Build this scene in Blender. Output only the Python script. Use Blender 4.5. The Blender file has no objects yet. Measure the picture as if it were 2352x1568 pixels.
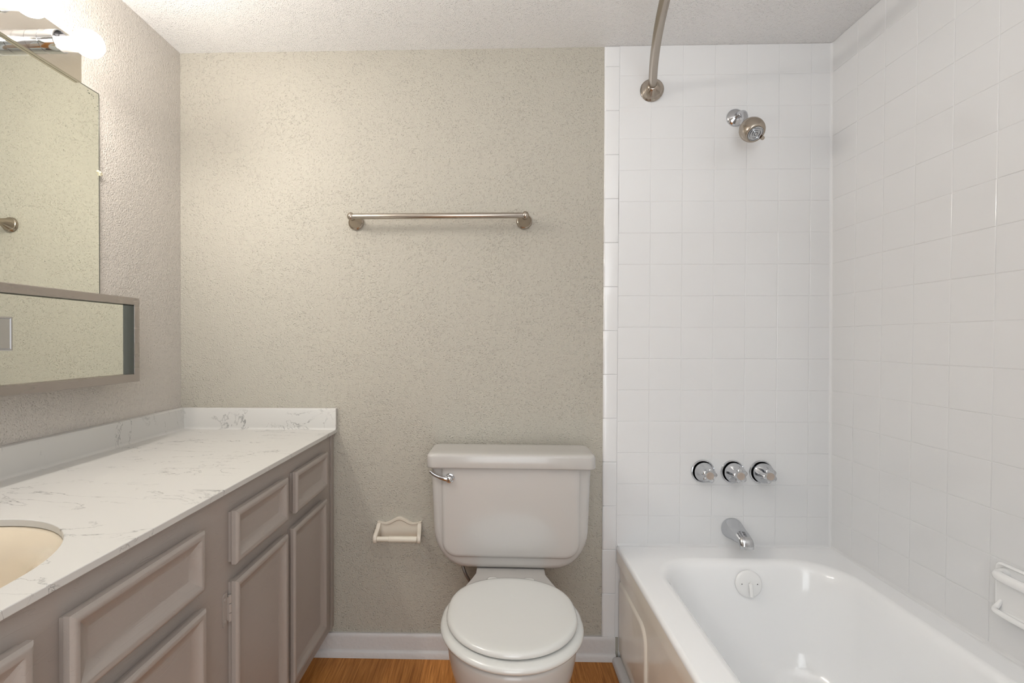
import bpy, bmesh, math, random
from mathutils import Vector, Matrix

random.seed(7)
scn = bpy.context.scene
COL = scn.collection
H = 1.144                      # camera height above the floor
XL, XR, D, ZC = -1.1505, 1.1922, 1.7414, 2.192   # left wall, right wall, back wall, ceiling
YB = -0.95                     # rear wall, behind the camera
P = 0.112                      # tile pitch

# ------------------------------------------------------------------ camera
cam = bpy.data.cameras.new('camera')
cam.sensor_fit = 'HORIZONTAL'
cam.sensor_width = 36.0
cam.lens = 1109.2 * 36.0 / 2352.0
cam.shift_x = (1176 - 1109.86) / 2352.0
cam.shift_y = (785.9 - 784.0) / 2352.0
cam.clip_start = 0.02
co = bpy.data.objects.new('camera', cam)
COL.objects.link(co)
co.matrix_world = (Matrix.Translation((0, 0, H)) @ Matrix.Rotation(0.0246, 4, 'Z')
                   @ Matrix.Rotation(-0.0042, 4, 'X') @ Matrix.Rotation(math.pi / 2, 4, 'X'))
scn.camera = co

# ------------------------------------------------------------------ view, world, lights
scn.view_settings.view_transform = 'Standard'
scn.view_settings.look = 'None'
scn.view_settings.gamma = 1.0
scn.view_settings.use_curve_mapping = False
scn.view_settings.exposure = 1.0

w = bpy.data.worlds.new('world')
scn.world = w
w.use_nodes = True
w.node_tree.nodes['Background'].inputs[0].default_value = (0.93, 0.97, 1.0, 1)
w.node_tree.nodes['Background'].inputs[1].default_value = 0.5

BULB_STRENGTH = 60.0
BULB_COLOR = (1.0, 0.945, 0.88, 1)


def area_light(name, loc, rot, sx, sy, power, color):
    l = bpy.data.lights.new(name, 'AREA')
    l.shape = 'RECTANGLE'
    l.size, l.size_y = sx, sy
    l.energy = power
    l.color = color
    o = bpy.data.objects.new(name, l)
    o.location = loc
    o.rotation_euler = rot
    COL.objects.link(o)
    return o


# added fill light outside the doorway behind the camera, source unseen
area_light('doorway_fill', (0.0, YB - 0.12, 1.10), (math.radians(90), 0, 0), 1.0, 1.95, 8.0, (0.93, 0.97, 1.0))
# uplight added behind the camera as unseen fill, bouncing off the ceiling
cl = area_light('fill_uplight', (0.25, -0.10, 1.50), (math.radians(180), 0, 0), 0.5, 0.5, 8.5, (0.95, 0.98, 1.0))


# ------------------------------------------------------------------ materials
def new_mat(name):
    m = bpy.data.materials.new(name)
    m.use_nodes = True
    nt = m.node_tree
    return m, nt, nt.nodes['Principled BSDF']


def N(nt, kind, **kw):
    n = nt.nodes.new(kind)
    for k, v in kw.items():
        if k.startswith('i_'):
            key = k[2:]
            key = int(key) if key.isdigit() else key.replace('_', ' ')
            n.inputs[key].default_value = v
        else:
            setattr(n, k, v)
    return n


def metal(name, col, rough, axis_scale=None):
    m = bpy.data.materials.new(name)
    m.use_nodes = True
    nt = m.node_tree
    nt.nodes.remove(nt.nodes['Principled BSDF'])
    g = N(nt, 'ShaderNodeBsdfGlossy', i_Roughness=rough)
    g.inputs['Color'].default_value = (*col, 1)
    L = nt.links.new
    L(g.outputs['BSDF'], nt.nodes['Material Output'].inputs['Surface'])
    if axis_scale:
        tc = N(nt, 'ShaderNodeTexCoord')
        mp = N(nt, 'ShaderNodeMapping')
        mp.inputs['Scale'].default_value = axis_scale
        no = N(nt, 'ShaderNodeTexNoise', i_Scale=1.0, i_Detail=3.0)
        mr = N(nt, 'ShaderNodeMapRange', i_To_Min=rough * 0.7, i_To_Max=rough * 1.35)
        L(tc.outputs['Object'], mp.inputs['Vector'])
        L(mp.outputs['Vector'], no.inputs['Vector'])
        L(no.outputs['Fac'], mr.inputs['Value'])
        L(mr.outputs['Result'], g.inputs['Roughness'])
    return m


def plain(name, col, rough=0.5, metal=0.0, coat=0.0, bump=None, ior=None):
    m, nt, b = new_mat(name)
    b.inputs['Base Color'].default_value = (*col, 1)
    b.inputs['Roughness'].default_value = rough
    b.inputs['Metallic'].default_value = metal
    if coat:
        b.inputs['Coat Weight'].default_value = coat
        b.inputs['Coat Roughness'].default_value = 0.06
    if ior:
        b.inputs['IOR'].default_value = ior
    if bump:
        scale, dist, detail = bump
        tc = N(nt, 'ShaderNodeTexCoord')
        no = N(nt, 'ShaderNodeTexNoise', i_Scale=scale, i_Detail=detail)
        bp = N(nt, 'ShaderNodeBump', i_Strength=1.0, i_Distance=dist)
        nt.links.new(tc.outputs['Object'], no.inputs['Vector'])
        nt.links.new(no.outputs['Fac'], bp.inputs['Height'])
        nt.links.new(bp.outputs['Normal'], b.inputs['Normal'])
    return m


def textured_wall(name, col, scale, dist, rough, density=0.5):
    """painted orange-peel texture: small rounded blobs, thinly scattered, over a fine stipple"""
    m, nt, b = new_mat(name)
    L = nt.links.new
    tc = N(nt, 'ShaderNodeTexCoord')
    # wander the cell lookup so that blobs are not round
    wn = N(nt, 'ShaderNodeTexNoise', i_Scale=scale * 1.1, i_Detail=0.0)
    ws = N(nt, 'ShaderNodeVectorMath', operation='SCALE')
    ws.inputs['Scale'].default_value = 0.9 / scale
    wa = N(nt, 'ShaderNodeVectorMath', operation='ADD')
    L(tc.outputs['Object'], wn.inputs['Vector'])
    L(wn.outputs['Color'], ws.inputs[0])
    L(tc.outputs['Object'], wa.inputs[0])
    L(ws.outputs['Vector'], wa.inputs[1])
    vo = N(nt, 'ShaderNodeTexVoronoi', feature='F1', i_Scale=scale)
    L(wa.outputs['Vector'], vo.inputs['Vector'])
    bl = N(nt, 'ShaderNodeMapRange', interpolation_type='SMOOTHSTEP', i_From_Min=0.62, i_From_Max=0.10)
    L(vo.outputs['Distance'], bl.inputs['Value'])
    # each cell its own height, many of them flat
    rc = N(nt, 'ShaderNodeSeparateColor')
    L(vo.outputs['Color'], rc.inputs[0])
    rh = N(nt, 'ShaderNodeMapRange', i_From_Min=1.0 - density - 0.25, i_From_Max=1.0)
    L(rc.outputs[0], rh.inputs['Value'])
    mu = N(nt, 'ShaderNodeMath', operation='MULTIPLY')
    L(bl.outputs['Result'], mu.inputs[0])
    L(rh.outputs['Result'], mu.inputs[1])
    n2 = N(nt, 'ShaderNodeTexNoise', i_Scale=7.0, i_Detail=1.0)
    mx = N(nt, 'ShaderNodeMapRange', i_From_Min=0.3, i_From_Max=0.7, i_To_Min=0.7, i_To_Max=1.1)
    L(tc.outputs['Object'], n2.inputs['Vector'])
    L(n2.outputs['Fac'], mx.inputs['Value'])
    m2 = N(nt, 'ShaderNodeMath', operation='MULTIPLY')
    L(mu.outputs[0], m2.inputs[0])
    L(mx.outputs['Result'], m2.inputs[1])
    n3 = N(nt, 'ShaderNodeTexNoise', i_Scale=scale * 1.5, i_Detail=1.0)
    L(tc.outputs['Object'], n3.inputs['Vector'])
    ad = N(nt, 'ShaderNodeMath', operation='MULTIPLY_ADD')
    ad.inputs[1].default_value = 0.75
    L(n3.outputs['Fac'], ad.inputs[0])
    L(m2.outputs[0], ad.inputs[2])
    bp = N(nt, 'ShaderNodeBump', i_Strength=1.0, i_Distance=dist)
    L(ad.outputs[0], bp.inputs['Height'])
    L(bp.outputs['Normal'], b.inputs['Normal'])
    b.inputs['Base Color'].default_value = (*col, 1)
    b.inputs['Roughness'].default_value = rough
    return m


def wood_floor_mat():
    m, nt, b = new_mat('wood_plank_vinyl')
    L = nt.links.new
    tc = N(nt, 'ShaderNodeTexCoord')
    mp = N(nt, 'ShaderNodeMapping')
    mp.inputs['Rotation'].default_value = (0, 0, math.radians(90))
    L(tc.outputs['Object'], mp.inputs['Vector'])
    br = N(nt, 'ShaderNodeTexBrick', offset=0.37, i_Scale=1.0)
    br.inputs['Brick Width'].default_value = 0.95
    br.inputs['Row Height'].default_value = 0.127
    br.inputs['Mortar Size'].default_value = 0.0004
    br.inputs['Mortar Smooth'].default_value = 0.3
    br.inputs['Color1'].default_value = (0.0, 0.0, 0.0, 1)
    br.inputs['Color2'].default_value = (1, 1, 1, 1)
    br.inputs['Mortar'].default_value = (0.3, 0.3, 0.3, 1)
    L(mp.outputs['Vector'], br.inputs['Vector'])
    ms = N(nt, 'ShaderNodeMapping')
    ms.inputs['Scale'].default_value = (60, 3.0, 60)
    L(tc.outputs['Object'], ms.inputs['Vector'])
    gr = N(nt, 'ShaderNodeTexNoise', i_Scale=2.2, i_Detail=6.0, i_Roughness=0.62, i_Distortion=0.6)
    L(ms.outputs['Vector'], gr.inputs['Vector'])
    ramp = N(nt, 'ShaderNodeValToRGB')
    e = ramp.color_ramp.elements
    e[0].position, e[0].color = 0.30, (0.30, 0.105, 0.022, 1)
    e[1].position, e[1].color = 0.72, (0.68, 0.31, 0.085, 1)
    el = e.new(0.52)
    el.color = (0.51, 0.205, 0.048, 1)
    L(gr.outputs['Fac'], ramp.inputs['Fac'])
    hs = N(nt, 'ShaderNodeHueSaturation')
    mr = N(nt, 'ShaderNodeMapRange', i_To_Min=0.78, i_To_Max=1.22)
    L(br.outputs['Color'], mr.inputs['Value'])
    L(mr.outputs['Result'], hs.inputs['Value'])
    L(ramp.outputs['Color'], hs.inputs['Color'])
    mix = N(nt, 'ShaderNodeMix', data_type='RGBA')
    L(br.outputs['Fac'], mix.inputs['Factor'])
    L(hs.outputs['Color'], mix.inputs['A'])
    mix.inputs['B'].default_value = (0.25, 0.10, 0.03, 1)
    L(mix.outputs['Result'], b.inputs['Base Color'])
    b.inputs['Roughness'].default_value = 0.5
    b.inputs['Specular IOR Level'].default_value = 0.25
    bp = N(nt, 'ShaderNodeBump', i_Strength=0.35, i_Distance=0.0008)
    L(gr.outputs['Fac'], bp.inputs['Height'])
    L(bp.outputs['Normal'], b.inputs['Normal'])
    return m


def marble_mat():
    m, nt, b = new_mat('veined_white_laminate')
    L = nt.links.new
    tc = N(nt, 'ShaderNodeTexCoord')

    def vein(rot, scl, nscale, width, mscale, lo, hi, seed):
        mp = N(nt, 'ShaderNodeMapping')
        mp.inputs['Rotation'].default_value = (0.05, 0.03, rot)
        mp.inputs['Scale'].default_value = scl
        mp.inputs['Location'].default_value = (seed, seed * 1.7, seed * 0.3)
        L(tc.outputs['Object'], mp.inputs['Vector'])
        n1 = N(nt, 'ShaderNodeTexNoise', i_Scale=nscale, i_Detail=7.0, i_Roughness=0.58, i_Distortion=0.9)
        L(mp.outputs['Vector'], n1.inputs['Vector'])
        s = N(nt, 'ShaderNodeMath', operation='SUBTRACT')
        s.inputs[1].default_value = 0.5
        a = N(nt, 'ShaderNodeMath', operation='ABSOLUTE')
        L(n1.outputs['Fac'], s.inputs[0])
        L(s.outputs[0], a.inputs[0])
        r = N(nt, 'ShaderNodeMapRange', i_From_Min=0.0, i_From_Max=width, i_To_Min=1.0, i_To_Max=0.0)
        L(a.outputs[0], r.inputs['Value'])
        n2 = N(nt, 'ShaderNodeTexNoise', i_Scale=mscale, i_Detail=3.0, i_Roughness=0.6)
        L(mp.outputs['Vector'], n2.inputs['Vector'])
        r2 = N(nt, 'ShaderNodeMapRange', i_From_Min=lo, i_From_Max=hi)
        L(n2.outputs['Fac'], r2.inputs['Value'])
        mu = N(nt, 'ShaderNodeMath', operation='MULTIPLY')
        L(r.outputs['Result'], mu.inputs[0])
        L(r2.outputs['Result'], mu.inputs[1])
        return mu

    v1 = vein(0.35, (2.0, 5.5, 2.5), 1.6, 0.008, 1.6, 0.50, 0.62, 3.1)
    v2 = vein(0.15, (4.0, 9.0, 5.0), 2.2, 0.011, 1.1, 0.55, 0.63, 8.4)
    mxx = N(nt, 'ShaderNodeMath', operation='MAXIMUM')
    L(v1.outputs[0], mxx.inputs[0])
    L(v2.outputs[0], mxx.inputs[1])
    sc = N(nt, 'ShaderNodeMath', operation='MULTIPLY')
    sc.inputs[1].default_value = 0.88
    L(mxx.outputs[0], sc.inputs[0])
    mix = N(nt, 'ShaderNodeMix', data_type='RGBA')
    mix.inputs['A'].default_value = (0.59, 0.577, 0.55, 1)
    mix.inputs['B'].default_value = (0.06, 0.058, 0.06, 1)
    L(sc.outputs[0], mix.inputs['Factor'])
    L(mix.outputs['Result'], b.inputs['Base Color'])
    b.inputs['Roughness'].default_value = 0.33
    return m


def mirror_mat():
    m, nt, b = new_mat('silvered_glass')
    L = nt.links.new
    b.inputs['Metallic'].default_value = 0.5
    b.inputs['Roughness'].default_value = 0.0
    tc = N(nt, 'ShaderNodeTexCoord')
    vo = N(nt, 'ShaderNodeTexVoronoi', i_Scale=42.0)
    L(tc.outputs['Object'], vo.inputs['Vector'])
    no = N(nt, 'ShaderNodeTexNoise', i_Scale=6.0, i_Detail=2.0)
    L(tc.outputs['Object'], no.inputs['Vector'])
    a = N(nt, 'ShaderNodeMapRange', i_From_Min=0.07, i_From_Max=0.10, i_To_Min=1.0, i_To_Max=0.0)
    L(vo.outputs['Distance'], a.inputs['Value'])
    c = N(nt, 'ShaderNodeMapRange', i_From_Min=0.66, i_From_Max=0.68)
    L(no.outputs['Fac'], c.inputs['Value'])
    mu = N(nt, 'ShaderNodeMath', operation='MULTIPLY')
    L(a.outputs['Result'], mu.inputs[0])
    L(c.outputs['Result'], mu.inputs[1])
    mix = N(nt, 'ShaderNodeMix', data_type='RGBA')
    mix.inputs['A'].default_value = (0.88, 0.90, 0.83, 1)
    mix.inputs['B'].default_value = (0.05, 0.045, 0.03, 1)
    L(mu.outputs[0], mix.inputs['Factor'])
    g = N(nt, 'ShaderNodeBsdfGlossy', i_Roughness=0.0)
    L(mix.outputs['Result'], g.inputs['Color'])
    L(g.outputs['BSDF'], nt.nodes['Material Output'].inputs['Surface'])
    nt.nodes.remove(b)
    return m


def painted_wood_mat(name, col, grain=True):
    m, nt, b = new_mat(name)
    L = nt.links.new
    b.inputs['Base Color'].default_value = (*col, 1)
    b.inputs['Roughness'].default_value = 0.42
    tc = N(nt, 'ShaderNodeTexCoord')
    mp = N(nt, 'ShaderNodeMapping')
    mp.inputs['Scale'].default_value = (30, 4, 34)
    L(tc.outputs['Object'], mp.inputs['Vector'])
    no = N(nt, 'ShaderNodeTexNoise', i_Scale=1.0, i_Detail=2.0, i_Distortion=1.0)
    L(mp.outputs['Vector'], no.inputs['Vector'])
    wv = N(nt, 'ShaderNodeMath', operation='PINGPONG')
    wv.inputs[1].default_value = 0.08
    L(no.outputs['Fac'], wv.inputs[0])
    lt = N(nt, 'ShaderNodeMapRange', i_From_Min=0.0, i_From_Max=0.008, i_To_Min=0.0, i_To_Max=1.0)
    L(wv.outputs[0], lt.inputs['Value'])
    n2 = N(nt, 'ShaderNodeTexNoise', i_Scale=420.0, i_Detail=1.0)
    L(tc.outputs['Object'], n2.inputs['Vector'])
    ma = N(nt, 'ShaderNodeMath', operation='MULTIPLY_ADD')
    ma.inputs[1].default_value = 0.25
    L(n2.outputs['Fac'], ma.inputs[0])
    L(lt.outputs['Result'], ma.inputs[2])
    bp = N(nt, 'ShaderNodeBump', i_Strength=0.5, i_Distance=0.0004)
    L(ma.outputs[0], bp.inputs['Height'])
    L(bp.outputs['Normal'], b.inputs['Normal'])
    return m


def emit_mat(name, col, s):
    m, nt, b = new_mat(name)
    b.inputs['Base Color'].default_value = (0.9, 0.9, 0.9, 1)
    b.inputs['Emission Color'].default_value = col
    b.inputs['Emission Strength'].default_value = s
    return m


WALL_COL = (0.452, 0.424, 0.362)
M = {}
M['wall'] = textured_wall('greige_orange_peel_paint', WALL_COL, 185.0, 0.0019, 0.60, 0.6)
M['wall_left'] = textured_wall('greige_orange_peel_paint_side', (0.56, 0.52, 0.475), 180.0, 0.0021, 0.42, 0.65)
M['ceiling'] = textured_wall('white_spray_texture_ceiling', (0.81, 0.805, 0.80), 230.0, 0.0020, 0.5, 0.65)
M['tile'] = plain('white_glazed_tile', (0.765, 0.768, 0.772), 0.16, coat=0.4, bump=(14.0, 0.0012, 1.0))
M['grout'] = plain('white_glazed_grout', (0.765, 0.768, 0.772), 0.3)
M['floor'] = wood_floor_mat()
M['trim'] = plain('white_gloss_trim_paint', (0.62, 0.60, 0.59), 0.38, bump=(60.0, 0.0015, 2.0))
M['cabinet'] = painted_wood_mat('taupe_cabinet_paint', (0.365, 0.32, 0.288))
M['toe'] = plain('dark_toe_kick', (0.10, 0.085, 0.075), 0.7)
M['counter'] = marble_mat()
M['sink'] = plain('bisque_enamel', (0.66, 0.57, 0.44), 0.18, coat=0.5)
M['china'] = plain('white_vitreous_china', (0.505, 0.485, 0.462), 0.2, coat=0.35)
M['seat'] = plain('white_seat_plastic', (0.64, 0.64, 0.615), 0.16, coat=0.5)
M['tub'] = plain('white_tub_enamel', (0.92, 0.925, 0.93), 0.14, coat=0.5, bump=(7.0, 0.0012, 1.0))
M['apron'] = plain('tub_enamel_warm_shade', (0.88, 0.83, 0.745), 0.22, coat=0.4, bump=(9.0, 0.0015, 1.0))  # white tub enamel with dim, warm floor-bounced light put into the colour
M['chrome'] = metal('polished_chrome', (0.60, 0.61, 0.63), 0.07)
M['nickel'] = metal('brushed_nickel', (0.45, 0.405, 0.355), 0.26, (8, 400, 400))
M['nickel_rod'] = metal('brushed_nickel_rod', (0.45, 0.405, 0.355), 0.24)
M['nickel_plain'] = metal('satin_nickel', (0.45, 0.395, 0.335), 0.18)
M['steel'] = metal('brushed_steel_plate', (0.70, 0.66, 0.60), 0.13, (300, 6, 300))
M['alu'] = metal('brushed_aluminium_frame', (0.48, 0.445, 0.43), 0.27, (40, 5, 40))
M['channel'] = metal('channel_dark_reflection', (0.16, 0.165, 0.16), 0.12)  # metal jamb with its dark reflection put into the colour
M['mirror'] = mirror_mat()
M['mirror_door'] = metal('clean_mirror_glass', (0.86, 0.88, 0.81), 0.0)
M['dark_edge'] = plain('dark_mirror_edge', (0.07, 0.075, 0.06), 0.4)
M['glass_edge'] = plain('green_glass_edge', (0.16, 0.27, 0.22), 0.15)
M['bulb'] = emit_mat('lit_frosted_bulb', BULB_COLOR, BULB_STRENGTH)
M['bulb_neck'] = plain('white_bulb_collar', (0.55, 0.52, 0.49), 0.45)
M['ceramic'] = plain('bone_ceramic', (0.66, 0.60, 0.51), 0.2, coat=0.4)
M['roller'] = plain('ivory_plastic', (0.72, 0.67, 0.57), 0.35)
M['white_plastic'] = plain('white_enamelled_plate', (0.90, 0.90, 0.895), 0.2, coat=0.4)
M['button'] = plain('tan_button', (0.42, 0.35, 0.30), 0.35)
M['acrylic'] = plain('clear_acrylic_knob', (0.62, 0.61, 0.60), 0.12, 0.55)
M['dark'] = plain('black_rubber', (0.03, 0.03, 0.03), 0.5)
M['hose'] = plain('grey_braided_hose', (0.30, 0.28, 0.26), 0.4, 0.5)
M['clip'] = plain('yellowed_clear_clip', (0.66, 0.60, 0.44), 0.25, coat=0.5)


# ------------------------------------------------------------------ mesh helpers
def link(name, bm, mats, parent=None, smooth=35, bevel=0.0, seg=2, subsurf=0):
    me = bpy.data.meshes.new(name)
    bmesh.ops.recalc_face_normals(bm, faces=bm.faces[:])
    bm.to_mesh(me)
    bm.free()
    o = bpy.data.objects.new(name, me)
    COL.objects.link(o)
    for m in (mats if isinstance(mats, (list, tuple)) else [mats]):
        me.materials.append(m)
    if smooth:
        for p in me.polygons:
            p.use_smooth = True
        me.set_sharp_from_angle(angle=math.radians(smooth))
    if bevel:
        md = o.modifiers.new('bevel', 'BEVEL')
        md.width = bevel
        md.segments = seg
        md.limit_method = 'ANGLE'
        md.angle_limit = math.radians(40)
        md.harden_normals = True
    if subsurf:
        md = o.modifiers.new('sub', 'SUBSURF')
        md.levels = md.render_levels = subsurf
    if parent:
        o.parent = parent
        o.matrix_parent_inverse = Matrix.Translation(parent.location).inverted() if parent.rotation_euler.z == 0 else parent.matrix_basis.inverted()
    return o


def tag(o, label, cat, group=None):
    o['label'] = label
    o['category'] = cat
    if group:
        o['group'] = group
    return o


def thing(name, label, cat, loc=(0, 0, 0), group=None):
    o = bpy.data.objects.new(name, None)
    o.empty_display_size = 0.05
    o.location = loc
    COL.objects.link(o)
    return tag(o, label, cat, group)


def structure(o):
    o['kind'] = 'structure'
    return o


def box(bm, x0, x1, y0, y1, z0, z1, mat=0):
    v = [bm.verts.new(c) for c in ((x0, y0, z0), (x1, y0, z0), (x1, y1, z0), (x0, y1, z0),
                                   (x0, y0, z1), (x1, y0, z1), (x1, y1, z1), (x0, y1, z1))]
    for f in ((0, 3, 2, 1), (4, 5, 6, 7), (0, 1, 5, 4), (1, 2, 6, 5), (2, 3, 7, 6), (3, 0, 4, 7)):
        bm.faces.new([v[i] for i in f]).material_index = mat
    return v


def boxes(*args):
    bm = bmesh.new()
    for a in args:
        box(bm, *a)
    return bm


def loft(bm, rings, cap0=True, cap1=True, closed=True, mat=0):
    """rings: lists of points with equal counts"""
    vs = [[bm.verts.new(c) for c in r] for r in rings]
    n = len(vs[0])
    for a, b in zip(vs[:-1], vs[1:]):
        for i in range(n if closed else n - 1):
            j = (i + 1) % n
            bm.faces.new((a[i], a[j], b[j], b[i])).material_index = mat
    if cap0:
        bm.faces.new(vs[0]).material_index = mat
    if cap1:
        bm.faces.new(vs[-1]).material_index = mat
    return vs


def lathe(bm, prof, origin, axis, n=40, mat=0, mod=None, cap0=True, cap1=True):
    """prof: (distance along axis, radius)"""
    q = Vector(axis).normalized().to_track_quat('Z', 'Y').to_matrix()
    o = Vector(origin)
    rings = []
    for d, r in prof:
        ring = []
        for i in range(n):
            t = 2 * math.pi * i / n
            rr = max(r, 1e-5) * (mod(t, d) if mod else 1.0)
            ring.append(o + q @ Vector((rr * math.cos(t), rr * math.sin(t), d)))
        rings.append(ring)
    return loft(bm, rings, cap0, cap1, mat=mat)


def tube(bm, pts, radii, n=16, mat=0, squash=None, up=(0, 0, 1)):
    pts = [Vector(p) for p in pts]
    if not isinstance(radii, (list, tuple)):
        radii = [radii] * len(pts)
    rings = []
    for i, p in enumerate(pts):
        t = (pts[min(i + 1, len(pts) - 1)] - pts[max(i - 1, 0)]).normalized()
        u = Vector(up)
        if abs(u.dot(t)) > 0.95:
            u = Vector((0, 1, 0)) if abs(t.y) < 0.9 else Vector((1, 0, 0))
        s = t.cross(u).normalized()
        u = s.cross(t).normalized()
        r = radii[i]
        rx, rz = r if isinstance(r, (list, tuple)) else (r, r)
        rings.append([p + s * rx * math.cos(2 * math.pi * k / n) + u * rz * math.sin(2 * math.pi * k / n) for k in range(n)])
    return loft(bm, rings, mat=mat)


def smooth_path(pts, sub=8):
    """Catmull-Rom through points (tuples of any length)"""
    out = []
    n = len(pts)
    for i in range(n - 1):
        p0, p1, p2, p3 = pts[max(i - 1, 0)], pts[i], pts[i + 1], pts[min(i + 2, n - 1)]
        for k in range(sub):
            t = k / sub
            out.append(tuple(0.5 * ((2 * b) + (-a + c) * t + (2 * a - 5 * b + 4 * c - d) * t * t + (-a + 3 * b - 3 * c + d) * t ** 3)
                             for a, b, c, d in zip(p0, p1, p2, p3)))
    out.append(tuple(pts[-1]))
    return out


def rrect(x0, x1, y0, y1, r, seg=8):
    """rounded rectangle in 2-D; r is one radius or four (x0y0, x1y0, x1y1, x0y1)"""
    if not isinstance(r, (list, tuple)):
        r = [r] * 4
    cs = ((x0, y0, 1, 1, 180), (x1, y0, -1, 1, 270), (x1, y1, -1, -1, 0), (x0, y1, 1, -1, 90))
    out = []
    for (cx, cy, sx, sy, a0), rr in zip(cs, r):
        rx, ry = rr if isinstance(rr, (list, tuple)) else (rr, rr)
        ox, oy = cx + sx * rx, cy + sy * ry
        for k in range(seg + 1):
            a = math.radians(a0 + 90 * k / seg)
            out.append((ox + rx * math.cos(a), oy + ry * math.sin(a)))
    return out


# ------------------------------------------------------------------ room shell
T = 0.1
structure(link('floor', boxes((XL - T, XR + T, YB - 1.6, D + T, -0.05, 0.0)), M['floor'], smooth=0))
structure(link('ceiling', boxes((XL - T, XR + T, YB - T, D + T, ZC, ZC + 0.08)), M['ceiling'], smooth=0))
structure(link('wall_left', boxes((XL - T, XL, YB, D, 0, ZC)), M['wall_left'], smooth=0))
structure(link('wall_back', boxes((XL - T, XR + T, D, D + T, 0, ZC)), M['wall'], smooth=0))
# rear wall with an open doorway behind the camera
structure(link('wall_rear', boxes((XL - T, -0.52, YB - T, YB, 0, ZC), (0.52, XR + T, YB - T, YB, 0, ZC),
                                  (-0.52, 0.52, YB - T, YB, 2.08, ZC)), M['wall'], smooth=0))
# wall at the foot of the tub alcove
structure(link('wall_tub_foot', boxes((0.395, XR, -0.49, -0.341, 0, ZC)), M['tile'], smooth=0))

# tiled walls: grout bed plus one bevelled slab per tile
PR = 0.0062      # face of the tile in front of the wall


def tile_slab(bm, corners, nrm, up=0.0011, inset=0.0014):
    """corners: 4 points on the grout plane, nrm: outward"""
    c = [Vector(p) for p in corners]
    mid = sum(c, Vector()) / 4
    n = Vector(nrm)
    jit = [random.uniform(-0.00022, 0.00022) for _ in range(2)]
    rings = []
    for ins, h in ((0.0005, 0.0), (0.0008, up * 0.62), (0.0009 + inset * 0.45, up * 0.92), (0.0010 + inset * 1.6, up)):
        ring = []
        for k, p in enumerate(c):
            e1 = (c[(k + 1) % 4] - p).normalized()
            e2 = (c[(k - 1) % 4] - p).normalized()
            tilt = (jit[0] * (1 if k in (1, 2) else -1) + jit[1] * (1 if k in (2, 3) else -1)) * (h > 0)
            ring.append(p + (e1 + e2) * ins + n * (h + tilt))
        rings.append(ring)
    loft(bm, rings, cap0=False, mat=0)


zrow = 0.8299 + H       # a grout line level with the top of the wall
SB, SR = 0.0071, -0.0141


def grid_lines(z_lo, z_hi):
    out = [z_lo]
    j = 30
    while j > -8:
        z = zrow - j * P
        if z_lo + 0.004 < z < z_hi - 0.004:
            out.append(z)
        j -= 1
    return out + [z_hi]


bm = bmesh.new()
ZT = 0.4105      # tub rim
X0T = 0.4438
XCORN = XR - PR
box(bm, X0T - 0.002, XR, D - PR + 0.0016, D - 0.0002, ZT - 0.03, ZC - 0.0005, 1)
zl = grid_lines(ZT - 0.01, ZC - 0.001)
for a, b_ in zip(zl[:-1], zl[1:]):
    for i in range(7):
        def xx(k, z):
            return min(X0T + k * P + SB * (z - zrow), XCORN - 0.0005)
        x_hi = (i + 1) if i < 6 else 20
        pts = [(xx(i, a), D - PR + 0.0016, a), (xx(x_hi, a), D - PR + 0.0016, a),
               (xx(x_hi, b_), D - PR + 0.0016, b_), (xx(i, b_), D - PR + 0.0016, b_)]
        tile_slab(bm, pts, (0, -1, 0))
FX, FY = XR - PR - 0.0004, D - PR - 0.0004      # tile faces
bead = [(0, 0), (0.0075, 0), (0.0035, 0.0012), (0.0012, 0.0035), (0, 0.0075)]
loft(bm, [[(FX + 0.001 - a, FY + 0.001 - b, z) for a, b in bead] for z in (ZT, ZC - 0.001)], mat=1)
loft(bm, [[(x, FY + 0.001 - a, ZT - 0.0006 + b * 1.3) for a, b in bead] for x in (X0T - 0.006, FX)], mat=1)
structure(link('wall_shower', bm, [M['tile'], M['grout']], smooth=0))

bm = bmesh.new()
Y0T = 1.6267
box(bm, XR - PR + 0.0016, XR - 0.0002, -0.34, D - 0.0005, ZT - 0.03, ZC - 0.0005, 1)
for a, b_ in zip(zl[:-1], zl[1:]):
    for i in range(-1, 19):
        def yy(k, z):
            y = Y0T - k * P + SR * (z - H)
            return max(min(y, D - PR - 0.0004) if k >= 0 else D - PR - 0.0004, -0.3395)
        if yy(i, a) - yy(i + 1, a) < 0.006:
            continue
        X = XR - PR + 0.0016
        pts = [(X, yy(i, a), a), (X, yy(i + 1, a), a), (X, yy(i + 1, b_), b_), (X, yy(i, b_), b_)]
        tile_slab(bm, pts, (-1, 0, 0))
loft(bm, [[(FX + 0.001 - a, y, ZT - 0.0006 + b * 1.3) for a, b in bead] for y in (-0.338, FY)], mat=1)
structure(link('wall_shower_side', bm, [M['tile'], M['grout']], smooth=0))
structure(link('wall_right', boxes((XR, XR + T, YB, D, 0, ZC)), M['wall'], smooth=0))

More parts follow.
